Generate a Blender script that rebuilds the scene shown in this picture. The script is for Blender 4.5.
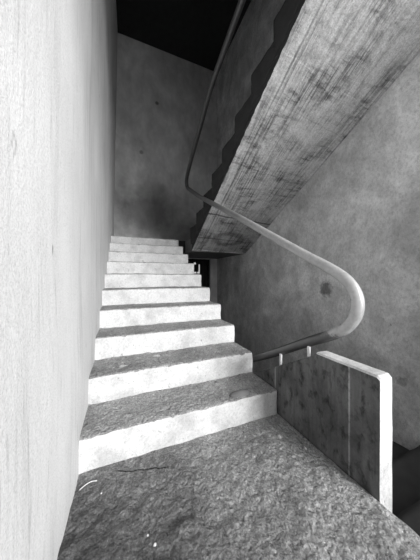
import bpy, bmesh, math, random
from mathutils import Vector, noise

for o in list(bpy.data.objects):
    bpy.data.objects.remove(o, do_unlink=True)
SC = bpy.context.scene
COL = SC.collection
random.seed(7)

# ------------------------------------------------------------------ camera
THETA = math.atan(90 / 215.0)
EYE = 0.935
cd = bpy.data.cameras.new('camera')
cam = bpy.data.objects.new('camera', cd)
COL.objects.link(cam)
cd.sensor_fit = 'VERTICAL'
cd.sensor_height = 36.0
cd.lens = 215.0 / 560.0 * 36.0
cd.shift_y = -(280 - 277) / 560.0
cd.clip_start = 0.02
cam.location = (0, 0, EYE)
cam.rotation_euler = (math.pi / 2, 0, -THETA)
SC.camera = cam

# ------------------------------------------------------------------ world, light, exposure
w = bpy.data.worlds.new('overcast_sky')
w.use_nodes = True
w.node_tree.nodes['Background'].inputs[0].default_value = (1, 1, 1, 1)
w.node_tree.nodes['Background'].inputs[1].default_value = 0.5
SC.world = w


def area(name, loc, target, sx, sy, power, spread=math.pi):
    ld = bpy.data.lights.new(name, 'AREA')
    ld.shape = 'RECTANGLE'
    ld.size, ld.size_y = sx, sy
    ld.energy = power
    ld.spread = spread
    lo = bpy.data.objects.new(name, ld)
    COL.objects.link(lo)
    lo.location = loc
    lo.rotation_euler = (Vector(target) - Vector(loc)).to_track_quat('-Z', 'Y').to_euler()
    return lo


# bright sky outside, arriving through the tall openings behind the camera on the right
area('daylight', (4.3, -7.4, 3.2), (0.8, 1.5, 1.2), 4.0, 5.0, 1650)
area('fill_opening', (2.14, -0.85, 1.9), (1.0, 0.9, 0.0), 1.1, 1.8, 27)  # extra lamp in the right opening, added to grade floor brightness

SC.view_settings.view_transform = 'Standard'
SC.view_settings.look = 'None'
SC.view_settings.gamma = 1
SC.view_settings.use_curve_mapping = False
SC.view_settings.exposure = 0.0
SC.cycles.use_denoising = True
SC.cycles.max_bounces = 8
SC.cycles.diffuse_bounces = 3


# ------------------------------------------------------------------ node helpers
class NT:
    def __init__(self, name):
        self.m = bpy.data.materials.new(name)
        self.m.use_nodes = True
        self.t = self.m.node_tree
        self.b = self.t.nodes['Principled BSDF']
        self.b.inputs['Roughness'].default_value = 0.9
        self.b.inputs['Specular IOR Level'].default_value = 0.25
        self.co = self.n('ShaderNodeNewGeometry').outputs['Position']

    def n(self, kind, **kw):
        nd = self.t.nodes.new(kind)
        for k, v in kw.items():
            setattr(nd, k, v)
        return nd

    def link(self, a, b):
        self.t.links.new(a, b)

    def mapped(self, scale=(1, 1, 1), rot=(0, 0, 0), loc=(0, 0, 0)):
        mp = self.n('ShaderNodeMapping')
        mp.inputs['Scale'].default_value = scale
        mp.inputs['Rotation'].default_value = rot
        mp.inputs['Location'].default_value = loc
        self.link(self.co, mp.inputs['Vector'])
        return mp.outputs[0]

    def noise(self, scale, detail=4, rough=0.55, dist=0.0, vec=None):
        nd = self.n('ShaderNodeTexNoise')
        nd.inputs['Scale'].default_value = scale
        nd.inputs['Detail'].default_value = detail
        nd.inputs['Roughness'].default_value = rough
        nd.inputs['Distortion'].default_value = dist
        self.link(vec if vec is not None else self.co, nd.inputs['Vector'])
        return nd.outputs['Fac']

    def ramp(self, fac, stops, interp='LINEAR'):
        r = self.n('ShaderNodeValToRGB')
        r.color_ramp.interpolation = interp
        e = r.color_ramp.elements
        while len(e) < len(stops):
            e.new(0.5)
        for i, (p, v) in enumerate(stops):
            e[i].position = p
            e[i].color = (v, v, v, 1)
        self.link(fac, r.inputs[0])
        return r.outputs[0]

    def math(self, op, a, b=None, c=None, clamp=False):
        nd = self.n('ShaderNodeMath', operation=op, use_clamp=clamp)
        for i, v in enumerate((a, b, c)):
            if v is None:
                continue
            if isinstance(v, (int, float)):
                nd.inputs[i].default_value = v
            else:
                self.link(v, nd.inputs[i])
        return nd.outputs[0]

    def mul(self, *xs):
        r = xs[0]
        for x in xs[1:]:
            r = self.math('MULTIPLY', r, x)
        return r

    def sep(self):
        s = self.n('ShaderNodeSeparateXYZ')
        self.link(self.co, s.inputs[0])
        return s.outputs

    def band(self, coord, centre, width, dark, wob=None, soft=0.4):
        """1 away from centre, 'dark' inside a thin line"""
        c = coord if wob is None else self.math('ADD', coord, wob)
        d = self.math('ABSOLUTE', self.math('SUBTRACT', c, centre))
        return self.ramp(self.math('DIVIDE', d, width), [(soft, dark), (1.0, 1.0)])

    def blob(self, centre, radius, inner, wob=0.3, wscale=4.0, squash=(1, 1, 1), soft=0.55):
        """a stain: 'inner' at the centre fading to 1 outside"""
        v = self.n('ShaderNodeVectorMath', operation='SUBTRACT')
        self.link(self.co, v.inputs[0])
        v.inputs[1].default_value = centre
        v2 = self.n('ShaderNodeVectorMath', operation='MULTIPLY')
        self.link(v.outputs[0], v2.inputs[0])
        v2.inputs[1].default_value = squash
        l = self.n('ShaderNodeVectorMath', operation='LENGTH')
        self.link(v2.outputs[0], l.inputs[0])
        nz = self.math('MULTIPLY', self.math('SUBTRACT', self.noise(wscale, 5, 0.6), 0.5), wob * 2)
        d = self.math('ADD', self.math('DIVIDE', l.outputs['Value'], radius), nz)
        return self.ramp(d, [(soft, inner), (1.0, 1.0)])

    def colour(self, v):
        c = self.n('ShaderNodeCombineColor')
        for i in range(3):
            self.link(v, c.inputs[i])
        self.link(c.outputs[0], self.b.inputs['Base Color'])

    def bump(self, h, strength, dist):
        bp = self.n('ShaderNodeBump')
        bp.inputs['Strength'].default_value = strength
        bp.inputs['Distance'].default_value = dist
        self.link(h, bp.inputs['Height'])
        self.link(bp.outputs[0], self.b.inputs['Normal'])


M = {}


def simple(name, v, rough=0.9, metal=0.0):
    t = NT(name)
    n = t.noise(12, 4)
    t.colour(t.math('MULTIPLY', t.ramp(n, [(0.3, 0.85), (0.7, 1.1)]), v))
    t.b.inputs['Roughness'].default_value = rough
    t.b.inputs['Metallic'].default_value = metal
    M[name] = t.m


# bright plastered wall with vertical streaks
t = NT('streaked_plaster')
st = t.noise(9, 6, 0.65, 0.2, t.mapped((1, 1, 0.10)))
st2 = t.noise(38, 4, 0.6, 0.3, t.mapped((1, 1, 0.07), loc=(3, 1, 0)))
gr = t.noise(190, 3, 0.7)
cl = t.noise(1.6, 4)
v = t.mul(t.ramp(st, [(0.30, 0.80), (0.46, 0.97), (0.7, 1.04)]), t.ramp(st2, [(0.27, 0.72), (0.42, 1.0)]),
          t.ramp(gr, [(0.25, 0.72), (0.5, 0.98), (0.75, 1.1)]), t.ramp(cl, [(0.3, 0.88), (0.7, 1.05)]))
chip = t.noise(16, 3, 0.6, 0.0, t.mapped((1, 1, 0.35), loc=(7, 3, 2)))
v = t.mul(v, t.ramp(chip, [(0.26, 0.45), (0.30, 1.0)]))
t.colour(t.math('MULTIPLY', v, 0.70))
hh = t.math('ADD', t.math('MULTIPLY', gr, 0.5), t.math('ADD', st, t.math('MULTIPLY', t.noise(45, 4, 0.6), 0.7)))
t.bump(hh, 0.28, 0.012)
M['left'] = t.m

# grey cloudy plaster of the right wall
t = NT('cloudy_plaster')
cl = t.noise(1.7, 6, 0.62, 0.6)
cl2 = t.noise(5.5, 5, 0.6, 0.4, t.mapped((1, 1, 0.6), loc=(2, 5, 1)))
gr = t.noise(150, 3, 0.7)
v = t.mul(t.ramp(cl, [(0.34, 0.68), (0.5, 0.92), (0.66, 1.25)]), t.ramp(t.noise(48, 4, 0.7, 0.2, t.mapped((1, 1, 0.7))), [(0.3, 0.75), (0.5, 1.0), (0.7, 1.15)]), t.ramp(cl2, [(0.3, 0.82), (0.65, 1.15)]),
          t.ramp(gr, [(0.25, 0.72), (0.5, 1.0), (0.75, 1.18)]))
scr = t.noise(22, 2, 0.5, 1.0, t.mapped((1, 1, 0.5), rot=(0.6, 0, 0)))
v = t.mul(v, t.ramp(scr, [(0.22, 0.5), (0.26, 1.0)]))
v = t.mul(v, t.blob((2.2, 1.78, 0.80), 0.10, 0.35, 0.9, 22), t.blob((2.2, 1.05, 0.05), 0.05, 0.6, 0.8, 40))
t.colour(t.math('MULTIPLY', v, 0.70))
t.bump(t.math('ADD', t.math('MULTIPLY', gr, 0.25), t.noise(28, 5, 0.6)), 0.3, 0.008)
M['right'] = t.m

# back wall with a dark damp stain low down
t = NT('stained_plaster')
cl = t.noise(1.3, 5, 0.6, 0.4)
cl2 = t.noise(7, 5, 0.6, 0.3, t.mapped((1, 1, 0.5)))
v = t.mul(t.ramp(cl, [(0.3, 0.72), (0.7, 1.2)]), t.ramp(cl2, [(0.3, 0.85), (0.7, 1.12)]),
          t.blob((0.55, 4.8, 2.35), 0.85, 0.42, 0.45, 3.0, (0.8, 0, 1.0), 0.3),
          t.blob((1.6, 4.8, 1.9), 0.6, 0.5, 0.35, 3.5, (0.8, 0, 1.2), 0.3),
          t.blob((-0.05, 4.8, 2.7), 0.34, 0.6, 0.35, 4, (1, 0, 0.25), 0.4),
          t.blob((0.75, 4.8, 4.75), 0.05, 0.35, 0.4, 20), t.blob((0.42, 4.8, 3.6), 0.05, 0.5, 0.4, 20))
t.colour(t.math('MULTIPLY', v, 0.7))
t.bump(t.noise(22, 5, 0.6), 0.3, 0.01)
M['back'] = t.m

# whitewashed risers
t = NT('whitewashed_concrete')
a = t.noise(7, 5, 0.6)
s = t.noise(60, 3, 0.7)
pit = t.noise(34, 2, 0.5, 0, t.mapped((1, 1, 0.8), loc=(1, 4, 2)))
v = t.mul(t.ramp(a, [(0.3, 0.74), (0.55, 1.03)]), t.ramp(s, [(0.28, 0.8), (0.5, 1.0), (0.7, 1.08)]), t.ramp(t.noise(170, 3, 0.7), [(0.28, 0.75), (0.5, 1.0)]), t.ramp(pit, [(0.24, 0.55), (0.30, 1.0)]))
t.colour(t.math('MULTIPLY', v, 0.70))
t.bump(t.math('ADD', s, t.math('MULTIPLY', a, 1.5)), 0.4, 0.006)
M['white'] = t.m

# worn dirty treads and floor
def vo(t, scale):
    n_ = t.n('ShaderNodeTexVoronoi', feature='SMOOTH_F1')
    n_.inputs['Scale'].default_value = scale
    w_ = t.n('ShaderNodeVectorMath', operation='ADD')
    t.link(t.co, w_.inputs[0])
    q_ = t.n('ShaderNodeTexNoise')
    q_.inputs['Scale'].default_value = 18
    t.link(t.co, q_.inputs['Vector'])
    sc_ = t.n('ShaderNodeVectorMath', operation='SCALE')
    t.link(q_.outputs['Color'], sc_.inputs[0])
    sc_.inputs['Scale'].default_value = 0.06
    t.link(sc_.outputs[0], w_.inputs[1])
    t.link(w_.outputs[0], n_.inputs['Vector'])
    return n_.outputs['Distance']


def dirt(name, base, bstr=0.8, blotch=None):
    t = NT(name)
    a = t.noise(3.5, 6, 0.65, 0.3)
    b = t.noise(24, 6, 0.7, 0.4)
    c = t.noise(120, 3, 0.75)
    v = t.mul(t.ramp(a, [(0.3, 0.72), (0.7, 1.25)]), t.ramp(b, [(0.3, 0.78), (0.68, 1.2)]), t.ramp(c, [(0.25, 0.45), (0.5, 0.95), (0.72, 1.5)]))
    v = t.mul(v, t.ramp(t.noise(33, 3, 0.6, 0.3, t.mapped((1, 1, 1), loc=(4, 1, 9))), [(0.27, 0.30), (0.34, 1.0)]),
              t.ramp(t.noise(60, 4, 0.7, 0.3, t.mapped((1, 1, 1), loc=(1, 8, 3))), [(0.4, 0.82), (0.62, 1.0), (0.72, 1.7)]))
    if blotch:
        X, Y, Z = t.sep()
        ln_ = t.math('ADD', Y, t.math('MULTIPLY', X, 0.36))
        wb = t.math('MULTIPLY', t.math('SUBTRACT', t.noise(9, 4, 0.6), 0.5), 0.05)
        ck = t.band(ln_, 1.124, 0.006, 0.12, wb, 0.4)
        off_ = t.ramp(t.math('ABSOLUTE', t.math('SUBTRACT', X, 0.10)), [(0.10, 0.0), (0.13, 1.0)])
        v = t.mul(v, t.math('MAXIMUM', ck, off_))
        v = t.mul(v, t.blob(blotch[0], blotch[1], blotch[2], 0.35, 3.0, (1, 1, 0), 0.2))  # broad ragged patch, darker towards the near left of the floor
    t.colour(t.math('MULTIPLY', v, base))
    t.bump(t.math('ADD', t.math('ADD', t.math('MULTIPLY', t.noise(42, 5, 0.7, 0.5), 1.0), t.math('MULTIPLY', vo(t, 50), 0.8)), t.math('MULTIPLY', c, 0.3)), bstr, 0.045)
    M[name] = t.m


dirt('tread_dirt', 0.5)
dirt('floor_dirt', 0.66, 1.0, ((-0.25, 0.55, 0), 1.15, 0.22))

# board marked soffit
t = NT('board_marked_concrete')
AL = math.atan(0.53)
rv = t.mapped((1, 1, 1), rot=(AL, 0, 0))      # rotates so Y runs along the slope
mp2 = t.n('ShaderNodeMapping')
mp2.inputs['Scale'].default_value = (26, 1.1, 1.1)
t.link(rv, mp2.inputs['Vector'])
sk = t.noise(1.6, 7, 0.72, 0.35, mp2.outputs[0])
mp3 = t.n('ShaderNodeMapping')
mp3.inputs['Scale'].default_value = (3.0, 14, 14)
t.link(rv, mp3.inputs['Vector'])
cross = t.noise(1.5, 6, 0.7, 0.3, mp3.outputs[0])
patch = t.noise(2.6, 6, 0.68, 0.5)
gr = t.noise(130, 3, 0.7)
dm = t.ramp(patch, [(0.40, 1.0), (0.60, 0.0)])
streak = t.ramp(sk, [(0.42, 0.38), (0.54, 1.0)])
crs = t.ramp(cross, [(0.40, 0.45), (0.52, 1.0)])
both = t.mul(streak, crs)
mixv = t.math('ADD', t.math('MULTIPLY', both, dm), t.math('SUBTRACT', 1.0, dm))
X, Y, Z = t.sep()
wob = t.math('MULTIPLY', t.math('SUBTRACT', t.noise(6, 3), 0.5), 0.03)
v = t.mul(mixv, t.ramp(sk, [(0.3, 0.8), (0.6, 1.08)]), t.ramp(gr, [(0.25, 0.6), (0.5, 1.0), (0.7, 1.2)]), t.ramp(t.noise(55, 4, 0.7), [(0.3, 0.72), (0.5, 1.0), (0.7, 1.12)]),
          t.ramp(patch, [(0.3, 0.80), (0.6, 1.05)]), t.ramp(X, [(0.0, 1.0), (1.0, 1.0)]))
for px, wd, dk in ((1.26, 0.012, 0.6), (1.30, 0.006, 0.75), (1.55, 0.006, 0.78), (1.93, 0.006, 0.8)):
    v = t.mul(v, t.band(X, px, wd, dk, t.math('MULTIPLY', wob, 0.4)))
for py, wd, dk in ((2.78, 0.018, 0.35), (3.22, 0.012, 0.55), (2.1, 0.006, 0.75), (1.55, 0.005, 0.8), (1.3, 0.004, 1.2), (3.515, 0.02, 1.8)):
    v = t.mul(v, t.band(Y, py, wd, dk, wob))
# ring stain near the foot of the slab
vv = t.n('ShaderNodeVectorMath', operation='SUBTRACT')
t.link(t.co, vv.inputs[0]); vv.inputs[1].default_value = (1.68, 3.2, 1.57)
vs = t.n('ShaderNodeVectorMath', operation='MULTIPLY')
t.link(vv.outputs[0], vs.inputs[0]); vs.inputs[1].default_value = (0.62, 1, 1)
ln = t.n('ShaderNodeVectorMath', operation='LENGTH'); t.link(vs.outputs[0], ln.inputs[0])
ring = t.math('ABSOLUTE', t.math('SUBTRACT', t.math('ADD', ln.outputs['Value'], t.math('MULTIPLY', wob, 2.5)), 0.14))
v = t.mul(v, t.ramp(ring, [(0.015, 0.55), (0.06, 1.0)]))
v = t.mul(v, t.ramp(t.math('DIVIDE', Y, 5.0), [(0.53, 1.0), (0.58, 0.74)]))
t.colour(t.math('MULTIPLY', v, 0.60))
t.bump(t.math('ADD', t.math('MULTIPLY', sk, 1.0), t.math('MULTIPLY', gr, 0.2)), 0.5, 0.01)
M['soffit'] = t.m

# grey side of the parapet
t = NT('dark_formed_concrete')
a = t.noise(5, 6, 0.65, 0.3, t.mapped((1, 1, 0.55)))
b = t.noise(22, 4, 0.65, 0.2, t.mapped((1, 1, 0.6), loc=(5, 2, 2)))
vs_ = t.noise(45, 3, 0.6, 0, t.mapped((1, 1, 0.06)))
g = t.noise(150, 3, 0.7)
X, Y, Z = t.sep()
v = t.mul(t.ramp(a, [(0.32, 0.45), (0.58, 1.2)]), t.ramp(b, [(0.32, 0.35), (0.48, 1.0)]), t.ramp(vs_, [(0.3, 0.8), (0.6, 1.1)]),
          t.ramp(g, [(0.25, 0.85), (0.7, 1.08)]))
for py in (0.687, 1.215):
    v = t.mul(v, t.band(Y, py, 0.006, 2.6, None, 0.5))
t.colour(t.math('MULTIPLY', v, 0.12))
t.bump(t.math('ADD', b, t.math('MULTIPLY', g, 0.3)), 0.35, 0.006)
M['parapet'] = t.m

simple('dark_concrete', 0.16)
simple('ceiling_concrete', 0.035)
simple('shade_black', 0.05)  # near-black tone that paints shade onto stair parts and the window sheet
simple('old_wood', 0.03)
simple('stone', 0.5)
simple('straw', 0.75)
simple('mortar', 0.2)
simple('galvanised_steel', 0.8, 0.6, 0.2)

# handrail: flaked paint, with the bright bend and shaded runs put into the colour
t = NT('worn_steel_baked_light')
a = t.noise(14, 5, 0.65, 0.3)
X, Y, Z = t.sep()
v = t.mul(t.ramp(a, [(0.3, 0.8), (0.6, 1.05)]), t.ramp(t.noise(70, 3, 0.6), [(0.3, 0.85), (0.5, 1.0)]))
# ragged paint-loss edge below the bend; fade above paints the light on the rail
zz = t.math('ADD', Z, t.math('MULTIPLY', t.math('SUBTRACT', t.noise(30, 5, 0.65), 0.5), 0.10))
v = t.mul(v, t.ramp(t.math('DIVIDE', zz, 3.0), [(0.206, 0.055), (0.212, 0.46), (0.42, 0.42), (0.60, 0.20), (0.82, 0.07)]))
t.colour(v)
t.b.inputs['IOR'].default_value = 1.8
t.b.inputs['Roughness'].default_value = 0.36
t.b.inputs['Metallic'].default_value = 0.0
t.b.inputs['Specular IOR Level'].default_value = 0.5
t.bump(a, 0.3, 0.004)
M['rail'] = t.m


# ------------------------------------------------------------------ mesh helpers
def link(name, me, mat, parent=None, kind=None, loc=(0, 0, 0), smooth=False):
    o = bpy.data.objects.new(name, me)
    COL.objects.link(o)
    for m in (mat if isinstance(mat, (list, tuple)) else [mat]):
        me.materials.append(M[m])
    o.location = loc
    if parent:
        o.parent = parent
    if kind:
        o['kind'] = kind
    if smooth:
        me.polygons.foreach_set('use_smooth', [True] * len(me.polygons))
    return o


def from_bm(name, bm):
    me = bpy.data.meshes.new(name)
    bm.normal_update()
    bm.to_mesh(me)
    bm.free()
    return me


def thing(name, label, cat, loc=(0, 0, 0), group=None):
    o = bpy.data.objects.new(name, None)
    COL.objects.link(o)
    o.location = loc
    o.empty_display_size = 0.1
    o['label'] = label
    o['category'] = cat
    if group:
        o['group'] = group
    return o


def tag(o, label, cat, group=None):
    o['label'] = label
    o['category'] = cat
    if group:
        o['group'] = group
    return o


def grid_lines(a, b, res):
    n = max(1, int(round((b - a) / res)))
    return [a + (b - a) * i / n for i in range(n + 1)]


def rough_box(lo, hi, res, amp=0.004, freq=14.0, rad=0.008, off=(0, 0, 0), warp=None):
    """a box with rounded, slightly chipped edges and an uneven surface"""
    X = grid_lines(lo[0], hi[0], res[0])
    Y = grid_lines(lo[1], hi[1], res[1])
    Z = grid_lines(lo[2], hi[2], res[2])
    bm = bmesh.new()
    vd = {}

    def V(i, j, k):
        key = (i, j, k)
        if key not in vd:
            p = Vector((X[i], Y[j], Z[k]))
            if rad:
                q = Vector([min(max(p[c], lo[c] + rad), hi[c] - rad) if hi[c] - lo[c] > 2 * rad else (lo[c] + hi[c]) / 2 for c in range(3)])
                d = p - q
                if d.length > 1e-9:
                    p = q + d.normalized() * min(rad, d.length) if hi[2] - lo[2] > 2 * rad else p
            s = p + Vector(off)
            nv = noise.noise_vector(s * freq) * amp + noise.noise_vector(s * freq * 3.1) * amp * 0.45
            p = p + nv
            if warp:
                p = warp(p)
            vd[key] = bm.verts.new(p)
        return vd[key]

    nx, ny, nz = len(X) - 1, len(Y) - 1, len(Z) - 1
    for i in range(nx):
        for j in range(ny):
            bm.faces.new((V(i, j, nz), V(i + 1, j, nz), V(i + 1, j + 1, nz), V(i, j + 1, nz)))
            bm.faces.new((V(i, j + 1, 0), V(i + 1, j + 1, 0), V(i + 1, j, 0), V(i, j, 0)))
    for i in range(nx):
        for k in range(nz):
            bm.faces.new((V(i, 0, k), V(i + 1, 0, k), V(i + 1, 0, k + 1), V(i, 0, k + 1)))
            bm.faces.new((V(i, ny, k + 1), V(i + 1, ny, k + 1), V(i + 1, ny, k), V(i, ny, k)))
    for j in range(ny):
        for k in range(nz):
            bm.faces.new((V(0, j, k + 1), V(0, j + 1, k + 1), V(0, j + 1, k), V(0, j, k)))
            bm.faces.new((V(nx, j, k), V(nx, j + 1, k), V(nx, j + 1, k + 1), V(nx, j, k + 1)))
    return from_bm('m', bm)


def plain_box(lo, hi):
    return rough_box(lo, hi, (99, 99, 99), 0, 1, 0)


def prism_x(prof, x0, x1):
    """closed polygon in (y, z) extruded along x"""
    bm = bmesh.new()
    a = [bm.verts.new((x0, y, z)) for y, z in prof]
    b = [bm.verts.new((x1, y, z)) for y, z in prof]
    bm.faces.new(a)
    bm.faces.new(b[::-1])
    n = len(prof)
    for i in range(n):
        bm.faces.new((a[i], b[i], b[(i + 1) % n], a[(i + 1) % n]))
    bmesh.ops.recalc_face_normals(bm, faces=bm.faces)
    return from_bm('m', bm)


def tube(path, radius, seg=16, closed_ends=True, jitter=0.0):
    bm = bmesh.new()
    rings = []
    n = len(path)
    P = [Vector(p) for p in path]
    T = [(P[min(i + 1, n - 1)] - P[max(i - 1, 0)]).normalized() for i in range(n)]
    side = Vector((1, 0, 0))
    for i in range(n):
        u = (side - T[i] * side.dot(T[i])).normalized()
        side = u
        v = T[i].cross(u)
        r = []
        for k in range(seg):
            a = 2 * math.pi * k / seg
            rr = radius * (1 + jitter * noise.noise(P[i] * 30 + Vector((k, 0, 0))))
            r.append(bm.verts.new(P[i] + u * math.cos(a) * rr + v * math.sin(a) * rr))
        rings.append(r)
    for i in range(n - 1):
        for k in range(seg):
            bm.faces.new((rings[i][k], rings[i][(k + 1) % seg], rings[i + 1][(k + 1) % seg], rings[i + 1][k]))
    if closed_ends:
        bm.faces.new(rings[0][::-1])
        bm.faces.new(rings[-1])
    bmesh.ops.recalc_face_normals(bm, faces=bm.faces)
    return from_bm('m', bm)


def smooth_path(pts, rad, step=0.03):
    """polyline with each corner rounded off by 'rad' (a number or one per point)"""
    P = [Vector(p) for p in pts]
    out = [P[0]]
    for i in range(1, len(P) - 1):
        r = rad[i] if isinstance(rad, (list, tuple)) else rad
        a, b, c = P[i - 1], P[i], P[i + 1]
        la, lc = (a - b).length, (c - b).length
        ra, rc = min(r, la * 0.49), min(r, lc * 0.49)
        s, e = b + (a - b).normalized() * ra, b + (c - b).normalized() * rc
        m = max(4, int((ra + rc) / step))
        for k in range(m + 1):
            q = k / m
            out.append(s * (1 - q) ** 2 + b * 2 * q * (1 - q) + e * q * q)
    out.append(P[-1])
    return out


# ------------------------------------------------------------------ dimensions
R = 0.162          # riser
T = 0.30           # tread
Y1 = 1.183         # first riser of the flight going up
XW = 1.0           # right edge of that flight
XR = 2.20          # right wall
YB = 4.80          # back wall
YN = -1.70         # near wall
ZTOP = 5.95
ZL = 10 * R        # half landing
X2 = 1.14          # left edge of the flight overhead
Y2, T2 = 3.60, 0.315
R2 = 0.172


def left_x(y, z):
    f = min(max(y, 0), 5) / 5.0
    return -0.192 - 0.010 * max(0.0, 0.5 - z) * 2 + 0.013 * min(y, 4.8) + 0.0175 * max(z - 1.0, 0) * f


# ------------------------------------------------------------------ setting
def wall_left():
    bm = bmesh.new()
    ys = grid_lines(YN, YB + 0.05, 0.06)
    zs = grid_lines(-2.0, ZTOP + 0.1, 0.06)
    g = []
    for y in ys:
        row = []
        for z in zs:
            s = Vector((0, y, z))
            d = noise.noise(s * 1.3) * 0.008 + noise.noise(Vector((0, y * 5, z * 2))) * 0.004 + noise.noise(s * 13) * 0.0015
            row.append(bm.verts.new((left_x(y, z) + d, y, z)))
        g.append(row)
    for i in range(len(ys) - 1):
        for j in range(len(zs) - 1):
            bm.faces.new((g[i][j], g[i + 1][j], g[i + 1][j + 1], g[i][j + 1]))
    # thickness behind
    edge = [e for e in bm.edges if e.is_boundary]
    r = bmesh.ops.extrude_edge_only(bm, edges=edge)
    for v in [x for x in r['geom'] if isinstance(x, bmesh.types.BMVert)]:
        v.co.x = -0.50
    bnd = [e for e in bm.edges if e.is_boundary]
    bmesh.ops.holes_fill(bm, edges=bnd, sides=0)
    bmesh.ops.recalc_face_normals(bm, faces=bm.faces)
    link('wall_left', from_bm('m', bm), 'left', kind='structure', smooth=True)


wall_left()

# back wall with the barred opening under the half landing
WX0, WX1, WZ0, WZ1 = 1.25, 2.02, 0.35, 1.36
bw = bmesh.new()


def bm_box(bm, lo, hi):
    vs = [bm.verts.new((x, y, z)) for x in (lo[0], hi[0]) for y in (lo[1], hi[1]) for z in (lo[2], hi[2])]
    for f in ((0, 1, 3, 2), (4, 6, 7, 5), (0, 4, 5, 1), (2, 3, 7, 6), (0, 2, 6, 4), (1, 5, 7, 3)):
        bm.faces.new([vs[i] for i in f])


bm_box(bw, (-0.3, YB, WZ1), (XR + 0.2, YB + 0.2, ZTOP + 0.1))
bm_box(bw, (-0.3, YB, -2.0), (XR + 0.2, YB + 0.2, WZ0))
bm_box(bw, (-0.3, YB, WZ0), (WX0, YB + 0.2, WZ1))
bm_box(bw, (WX1, YB, WZ0), (XR + 0.2, YB + 0.2, WZ1))
link('wall_back', from_bm('m', bw), 'back', kind='structure')

wr = bmesh.new()
bm_box(wr, (XR, -0.25, -2.0), (XR + 0.25, YB + 0.2, ZTOP + 0.1))
bm_box(wr, (XR, YN, -2.0), (XR + 0.25, -0.25, 0.4))
bm_box(wr, (XR, YN, 3.0), (XR + 0.25, -0.25, ZTOP + 0.1))
bm_box(wr, (XR, YN - 0.2, 0.4), (XR + 0.1, -1.6, 3.0))
link('wall_right', from_bm('m', wr), 'right', kind='structure')

# near wall with its big opening on the right
nw = bmesh.new()
OX0, OX1, OZ0, OZ1 = 0.3, 2.15, 0.4, 3.0
bm_box(nw, (-0.4, YN - 0.2, -2.0), (OX0, YN, ZTOP))
bm_box(nw, (OX1, YN - 0.2, -2.0), (XR + 0.2, YN, ZTOP))
bm_box(nw, (OX0, YN - 0.2, -2.0), (OX1, YN, OZ0))
bm_box(nw, (OX0, YN - 0.2, OZ1), (OX1, YN, 3.5))
bm_box(nw, (OX0, YN - 0.2, 3.5), (1.1, YN, 3.88))
bm_box(nw, (OX0, YN - 0.2, 3.88), (OX1, YN, ZTOP))
link('wall_near', from_bm('m', nw), 'dark_concrete', kind='structure')

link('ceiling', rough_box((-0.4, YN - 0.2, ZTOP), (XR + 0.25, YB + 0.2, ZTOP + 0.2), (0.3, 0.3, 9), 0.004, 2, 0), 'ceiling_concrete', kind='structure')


# rough landing floor where the camera stands
def bumpy(p, amp=1.0):
    s = Vector((p[0], p[1], 0))
    h = noise.noise(s * 2.2) * 0.010 + noise.noise(s * 7 + Vector((3, 0, 0))) * 0.008
    h += noise.noise(s * 19) * 0.008 + abs(noise.noise(s * 38 + Vector((0, 9, 0)))) * 0.009 + noise.noise(s * 80) * 0.003
    c = noise.noise(s * 11 + Vector((5, 5, 0)))
    h += max(0.0, c - 0.28) * 0.030
    return h * amp


def landing_floor():
    bm = bmesh.new()
    xs = grid_lines(-0.24, XW, 0.0095)
    ys = grid_lines(-0.2, Y1 + 0.02, 0.0095)
    g = []
    for i, x in enumerate(xs):
        row = []
        for j, y in enumerate(ys):
            e = min(1.0, (XW - x) / 0.06)
            z = bumpy((x, y)) * min(1.0, 0.25 + abs(Y1 - y) / 0.10) * (0.35 + 0.65 * e) - 0.002
            xx = x
            if i == len(xs) - 1:
                xx = x - 0.004 + noise.noise(Vector((0, y * 12, 0))) * 0.005 + noise.noise(Vector((0, y * 40, 0))) * 0.003
            row.append(bm.verts.new((xx, y, z)))
        g.append(row)
    for i in range(len(xs) - 1):
        for j in range(len(ys) - 1):
            bm.faces.new((g[i][j], g[i + 1][j], g[i + 1][j + 1], g[i][j + 1]))
    edge = [e for e in bm.edges if e.is_boundary]
    r = bmesh.ops.extrude_edge_only(bm, edges=edge)
    for v in [x for x in r['geom'] if isinstance(x, bmesh.types.BMVert)]:
        v.co.z = -0.18
    bmesh.ops.holes_fill(bm, edges=[e for e in bm.edges if e.is_boundary], sides=0)
    bmesh.ops.recalc_face_normals(bm, faces=bm.faces)
    link('floor', from_bm('m', bm), 'floor_dirt', kind='structure', smooth=True)


landing_floor()
link('floor', rough_box((-0.24, YN, -0.18), (XR, -0.2, 0.0), (0.05, 0.05, 9), 0.003, 6, 0), 'floor_dirt', kind='structure')
link('floor', rough_box((XW + 0.002, -0.2, -0.18), (XR, 0.28, 0.0), (0.05, 0.05, 9), 0.003, 6, 0), 'floor_dirt', kind='structure')
# bottom of the stair well
link('floor', plain_box((-0.3, YN, -2.1), (XR + 0.1, YB + 0.1, -1.95)), 'dark_concrete', kind='structure')

# half landing at the top of the flight, open beside the well
hl = bmesh.new()
bm_box(hl, (-0.22, Y1 + 9 * T + 0.02, ZL - 0.22), (XW, YB, ZL - 0.004))
bm_box(hl, (X2, 3.525, ZL - 0.24), (XR, YB, ZL - 0.004))
link('landing', from_bm('m', hl), 'dark_concrete', kind='structure')
link('landing', plain_box((XW + 0.002, 3.95, ZL - 0.22), (X2 - 0.002, YB, ZL)), 'shade_black', kind='structure')  # unlit landing edge beside the well, its shade put into the colour
# storey landing above the camera
link('landing', plain_box((-0.3, YN, 3.14), (XR, 0.44, 3.34)), 'dark_concrete', kind='structure')

# ------------------------------------------------------------------ the flight going up
stair = thing('staircase', 'whitewashed concrete stairs rising along the bright left wall, with dirty worn treads', 'staircase', (0.4, Y1, 0))
so = Vector(stair.location)


def shift(me, d):
    for v in me.vertices:
        v.co -= d
    return me


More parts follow.
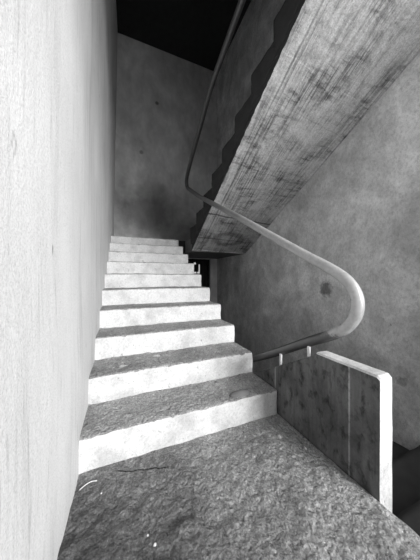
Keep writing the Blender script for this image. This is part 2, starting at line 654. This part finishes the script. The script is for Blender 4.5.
for k in range(10):
    y0 = Y1 + k * T
    z1 = (k + 1) * R
    z0 = k * R - (0.03 if k else 0.02)
    xl = left_x(y0, z1) - 0.03
    yend = y0 + T + (0.05 if k < 9 else 0.02)
    seed = (k * 3.7, k * 1.3, 0)
    near = k < 4
    rs = 0.012 if near else 0.022

    def wp(p, k=k):
        # the front edge is cast a little uneven along its length
        p = p.copy()
        p.z += noise.noise(Vector((p.x * 3.0, k * 5.1, 0))) * 0.005
        return p
    body = rough_box((xl, y0, z0), (XW, yend, z1 - 0.004), (rs, 0.03, rs), 0.0035, 16, 0.009, seed, wp)
    st = link('step', shift(body, so), 'white', stair, smooth=True)
    # worn dirty surface of the tread
    bm = bmesh.new()
    xs = grid_lines(xl, XW - 0.004, 0.011 if near else 0.02)
    ys = grid_lines(y0 + 0.004, y0 + T + 0.02, 0.011 if near else 0.02)
    g = []
    for i, x in enumerate(xs):
        row = []
        for j, y in enumerate(ys):
            yy, xx = y, x
            if j == 0:
                yy += noise.noise(Vector((x * 14, k * 3, 1))) * 0.006 + noise.noise(Vector((x * 45, k * 3, 2))) * 0.004
            if i == len(xs) - 1:
                xx += -0.004 + noise.noise(Vector((y * 20, k * 3, 7))) * 0.004
            f = min(1.0, (y - ys[0]) / 0.05) * min(1.0, (XW - x) / 0.04)
            h = z1 + 0.001 + wp(Vector((x, y, 0)), k).z + bumpy((x + k * 1.7, y + k * 0.9)) * 0.5 * f
            if j == 0 or i == len(xs) - 1:
                h -= 0.003
            row.append(bm.verts.new((xx, yy, h)))
        g.append(row)
    for i in range(len(xs) - 1):
        for j in range(len(ys) - 1):
            bm.faces.new((g[i][j], g[i + 1][j], g[i + 1][j + 1], g[i][j + 1]))
    edge = [e for e in bm.edges if e.is_boundary]
    r = bmesh.ops.extrude_edge_only(bm, edges=edge)
    for v in [x for x in r['geom'] if isinstance(x, bmesh.types.BMVert)]:
        v.co.z -= 0.012
    bmesh.ops.recalc_face_normals(bm, faces=bm.faces)
    link('tread', shift(from_bm('m', bm), so), 'tread_dirt', st, smooth=True)['label'] = 'dark dirt-worn tread surface'

# sloping slab under the steps
prof = [(Y1 + 0.25, 0.0), (Y1 + 10 * T, 9.3 * R), (Y1 + 10 * T, 9.3 * R - 0.2), (Y1 + 0.30, -0.18), (Y1 + 0.0, -0.18), (Y1 + 0.0, -0.02)]
link('slab', shift(prism_x(prof, -0.16, XW - 0.01), so), 'dark_concrete', stair)

# ------------------------------------------------------------------ the flight overhead
up = thing('staircase', 'dark concrete stairs overhead at the right, seen from below with a pale board-marked underside', 'staircase', (1.6, Y2, ZL))
uo = Vector(up.location)
ss = (2.75 - 1.398) / (3.523 - 1.141)


def soff(y, x=X2):
    base = 1.398 + (3.523 - y) * 0.5665
    right = 1.374 + (3.526 - y) * 0.5207
    q = (x - X2) / (XR - X2)
    return base * (1 - q) + right * q


bm = bmesh.new()
xs = grid_lines(X2, XR - 0.003, 0.02)
ys = grid_lines(0.55, 3.525, 0.02)
lower, upper = [], []
for i, x in enumerate(xs):
    r0, r1 = [], []
    for j, y in enumerate(ys):
        xx = x
        if i == 0:
            xx += noise.noise(Vector((1, y * 18, 0))) * 0.006 + noise.noise(Vector((4, y * 50, 0))) * 0.004
        s = Vector((x * 6, y * 1.2, 0))
        dz = noise.noise(s) * 0.004 + noise.noise(s * 4) * 0.002
        if abs(x - 1.27) < 0.015:
            dz += 0.006
        r0.append(bm.verts.new((xx, y, soff(y, x) + dz)))
        r1.append(bm.verts.new((xx, y, soff(y, x) + 0.20)))
    lower.append(r0)
    upper.append(r1)
nx, ny = len(xs) - 1, len(ys) - 1
for i in range(nx):
    for j in range(ny):
        bm.faces.new((lower[i][j], lower[i][j + 1], lower[i + 1][j + 1], lower[i + 1][j]))
        bm.faces.new((upper[i][j], upper[i + 1][j], upper[i + 1][j + 1], upper[i][j + 1]))
for j in range(ny):
    f = bm.faces.new((lower[0][j], upper[0][j], upper[0][j + 1], lower[0][j + 1])); f.material_index = 1
    bm.faces.new((lower[nx][j], lower[nx][j + 1], upper[nx][j + 1], upper[nx][j]))
for i in range(nx):
    bm.faces.new((lower[i][0], lower[i + 1][0], upper[i + 1][0], upper[i][0]))
    bm.faces.new((lower[i][ny], upper[i][ny], upper[i + 1][ny], lower[i + 1][ny]))
link('slab', shift(from_bm('m', bm), uo), ['soffit', 'shade_black'], up, smooth=False)['label'] = 'pale board-marked underside of the stairs'  # slab's left side coloured near-black for the shade on it

for k in range(10):
    yr = Y2 - k * T2
    z1 = ZL + (k + 1) * R2

    def above(p):
        p = p.copy()
        p.z = max(p.z, soff(p.y, p.x) + 0.05)
        return p
    me = rough_box((X2 - 0.012, yr - T2 - 0.04, z1 - R2 - 0.12), (XR - 0.003, yr, z1), (0.04, 0.04, 0.04), 0.006, 12, 0.014, (k, 0, 3), above)
    link('step', shift(me, uo), 'shade_black', up, smooth=True)  # overhead steps carry their shadow as a near-black colour

# ------------------------------------------------------------------ the flight going down beside the well
dn = thing('staircase', 'dark concrete stairs going down in the gap right of the low parapet', 'staircase', (1.6, 0.3, -0.18))
do = Vector(dn.location)
for k in range(10):
    y0 = 0.285 + k * T
    z1 = -(k + 1) * R
    me = rough_box((XW + 0.10, y0, max(z1 - 0.25, -1.93)), (XR - 0.005, y0 + T, z1), (0.06, 0.04, 0.06), 0.005, 12, 0.01, (k, 5, 3))
    link('step', shift(me, do), 'shade_black', dn, smooth=True)  # lower flight darkened by colour to read as lying in shade

# ------------------------------------------------------------------ parapet
pp = thing('parapet', 'low concrete parapet with white top and end at the right edge of the floor', 'parapet', (1.04, 0.9, -0.1))
po = Vector(pp.location)
PY0, PY1, PYE, PT, PB = 0.556, 0.872, 1.95, 0.516, -0.55
bm = bmesh.new()


def ptop(y):
    if y < PY0 + 0.012:
        return PT - 0.010 * (1 - (y - PY0) / 0.012)
    return PT if y < PY1 else PT - min(0.010, (y - PY1) * 0.9) - (y - PY1) * 0.585


ys = [PY0, PY0 + 0.005] + grid_lines(PY0 + 0.012, PY1, 0.02) + grid_lines(PY1, PYE, 0.03)[1:]
ring = []
N = 14
for y in ys:
    t_ = ptop(y)
    b_ = PB if y < PY1 + 0.1 else PB - (y - PY1 - 0.1) * 0.5
    rr = 0.008
    xa, xb = XW + 0.004, XW + 0.090
    zs = [b_ + (t_ - rr - b_) * i / N for i in range(N + 1)]
    loop = [(xa, z) for z in zs] + [(xa + rr, t_), (xb - rr, t_)] + [(xb, z) for z in zs[::-1]]
    vs = []
    for (x, z) in loop:
        s = Vector((x * 8, y * 8, z * 8))
        amp = 0.0025
        p = Vector((x, y, z)) + noise.noise_vector(s) * amp + noise.noise_vector(s * 4) * 0.0012
        vs.append(bm.verts.new(p))
    ring.append(vs)
L = len(ring[0])
for i in range(len(ys) - 1):
    for k in range(L):
        f = bm.faces.new((ring[i][k], ring[i][(k + 1) % L], ring[i + 1][(k + 1) % L], ring[i + 1][k]))
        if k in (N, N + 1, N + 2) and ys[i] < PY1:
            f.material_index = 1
e0 = bm.faces.new(ring[0]); e0.material_index = 1
bm.faces.new(ring[-1][::-1])
bmesh.ops.recalc_face_normals(bm, faces=bm.faces)
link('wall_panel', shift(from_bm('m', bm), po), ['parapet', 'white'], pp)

# ------------------------------------------------------------------ handrail
RX = 1.07
pts = [(1.07, 2.3, -0.12), (1.07, 1.555, 0.236), (1.07, 1.242, 0.396), (1.07, 0.975, 0.544), (1.07, 0.871, 0.595), (1.07, 0.77, 0.653), (1.07, 0.728, 0.693), (1.07, 0.698, 0.743), (1.07, 0.688, 0.799), (1.07, 0.695, 0.847), (1.07, 0.725, 0.9), (1.07, 0.775, 0.945), (1.07, 0.871, 1.0), (1.07, 0.975, 1.051),
       (1.07, 1.805, 1.505), (1.07, 2.932, 2.095), (1.065, 3.56, 2.47),
       (1.03, 3.50, 2.575), (0.99, 3.16, 2.67), (0.972, 2.673, 2.892), (0.957, 2.252, 3.108), (0.975, 2.05, 3.21), (1.0, 1.764, 3.36), (1.03, 1.45, 3.52), (1.06, 1.1, 3.70), (1.1, 0.7, 3.95)]
rad = [0] + [0.2] * (len(pts) - 2) + [0]
rad[15] = rad[16] = 0.05
assert pts[16][1] == 3.50 or True
path = smooth_path(pts, rad, 0.02)
hr = thing('handrail', 'long steel pipe handrail folding back in a rounded bend above the parapet', 'handrail', (1.07, 0.66, 0.5))
ho = Vector(hr.location)
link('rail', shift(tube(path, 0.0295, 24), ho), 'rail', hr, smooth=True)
for y in (0.965, 1.21, 1.75):
    zr = 0.497 - (y - 1.054) * 0.497 - 0.025
    zt = ptop(y) - 0.01
    bx = rough_box((1.046, y - 0.009, zt), (1.054, y + 0.009, zr), (9, 9, 9), 0, 1, 0)
    link('bracket', shift(bx, ho), 'galvanised_steel', hr)['label'] = 'short pale metal bracket'
for (y, z, x) in ((2.35, 3.07, 0.962),):
    pass

# ------------------------------------------------------------------ barred window under the half landing
wn = bmesh.new()
fy = YB + 0.06
for lo, hi in (((WX0, fy, WZ0), (WX0 + 0.05, fy + 0.06, WZ1)), ((WX1 - 0.05, fy, WZ0), (WX1, fy + 0.06, WZ1)),
               ((WX0, fy, WZ0), (WX1, fy + 0.06, WZ0 + 0.05)), ((WX0, fy, WZ1 - 0.05), (WX1, fy + 0.06, WZ1))):
    bm_box(wn, lo, hi)
win = link('window_1', from_bm('m', wn), 'old_wood', kind='structure')
for i in range(6):
    x = WX0 + 0.12 + i * 0.105
    link('window_bar', tube([(x, YB + 0.04, WZ0), (x, YB + 0.04, WZ1)], 0.011, 8), 'old_wood', win)
# added dark sheet darkening the opening, its gaps show sky as bright spots
blackout = bmesh.new()
for lo, hi in (((WX0 + 0.05, 4.93, WZ0), (1.64, 4.95, WZ1)), ((1.845, 4.93, WZ0), (WX1, 4.95, WZ1)),
               ((1.64, 4.93, WZ0), (1.845, 4.95, 1.02)), ((1.64, 4.93, 1.06), (1.76, 4.95, 1.09)), ((1.64, 4.93, 1.285), (1.845, 4.95, WZ1)),
               ((1.64, 4.93, 1.09), (1.765, 4.95, 1.24)), ((1.80, 4.93, 1.02), (1.845, 4.95, 1.3)), ((1.70, 4.93, 1.24), (1.845, 4.95, 1.3))):
    bm_box(blackout, lo, hi)
link('window_blackout', from_bm('m', blackout), 'shade_black', win)


# ------------------------------------------------------------------ small things lying about
def pebble(loc, r, label, seed, mat='stone', squash=0.65):
    bm = bmesh.new()
    bmesh.ops.create_icosphere(bm, subdivisions=3, radius=r)
    for v in bm.verts:
        n_ = noise.noise(v.co * (1.3 / r) + Vector((seed, 0, 0)))
        v.co *= 1 + 0.35 * n_
        v.co.z *= squash
    o = link('pebble', from_bm('m', bm), mat, loc=loc, smooth=True)
    tag(o, label, 'pebble')
    return o


def floor_z(x, y):
    return bumpy((x, y)) * (0.35 + 0.65 * min(1.0, (XW - x) / 0.06)) - 0.002


def on_floor(x, y, r, label, seed, mat='stone'):
    pebble((x, y, floor_z(x, y) + r * 0.45), r, label, seed, mat)


on_floor(-0.074, 1.03, 0.0035, 'tiny white stone on the dark floor just right of the curl of straw', 1, 'straw')
on_floor(0.092, 0.80, 0.0035, 'tiny white stone on the dark floor, second nearest the camera', 2, 'straw')
on_floor(0.112, 0.765, 0.005, 'small white stone on the dark floor nearest the camera', 5, 'straw')
on_floor(0.86, 1.00, 0.012, 'grey stone on the floor below the right end of the first step', 3)
on_floor(0.935, 0.88, 0.008, 'small grey stone against the foot of the parapet', 4)

# curl of straw on the floor by the left wall
c0 = [(-0.163, 1.085), (-0.143, 1.105), (-0.119, 1.112), (-0.097, 1.105)]
sp = smooth_path([(x, y, floor_z(x, y) + 0.006) for x, y in c0], 0.015, 0.004)
tag(link('straw', tube(sp, 0.0018, 8), 'straw', smooth=True), 'thin white curl of straw on the dark floor by the left wall', 'straw')

# splash of mortar left on the first tread, close to its front edge
bm = bmesh.new()
NS, NR = 28, 5
cx, cy = 0.735, 1.232
prev = None
top = bm.verts.new((cx, cy, R + 0.023))
for r_ in range(1, NR + 1):
    ring_ = []
    for k in range(NS):
        a = 2 * math.pi * k / NS
        q = r_ / NR
        wob = 1 + 0.18 * noise.noise(Vector((math.cos(a) * 1.5, math.sin(a) * 1.5, 3)))
        zz = R + 0.024 * (1 - q ** 3) - 0.001 + 0.002 * noise.noise(Vector((q * 3, a, 0)))
        ring_.append(bm.verts.new((cx + 0.085 * q * wob * math.cos(a), cy + 0.034 * q * wob * math.sin(a), zz)))
    for k in range(NS):
        k2 = (k + 1) % NS
        if prev is None:
            bm.faces.new((top, ring_[k], ring_[k2]))
        else:
            bm.faces.new((prev[k], ring_[k], ring_[k2], prev[k2]))
    prev = ring_
bm.faces.new(prev[::-1])
bmesh.ops.recalc_face_normals(bm, faces=bm.faces)
tag(link('mortar_lump', from_bm('m', bm), 'mortar', smooth=True), 'flat oval lump of hardened mortar on the lowest tread near its right end', 'mortar')
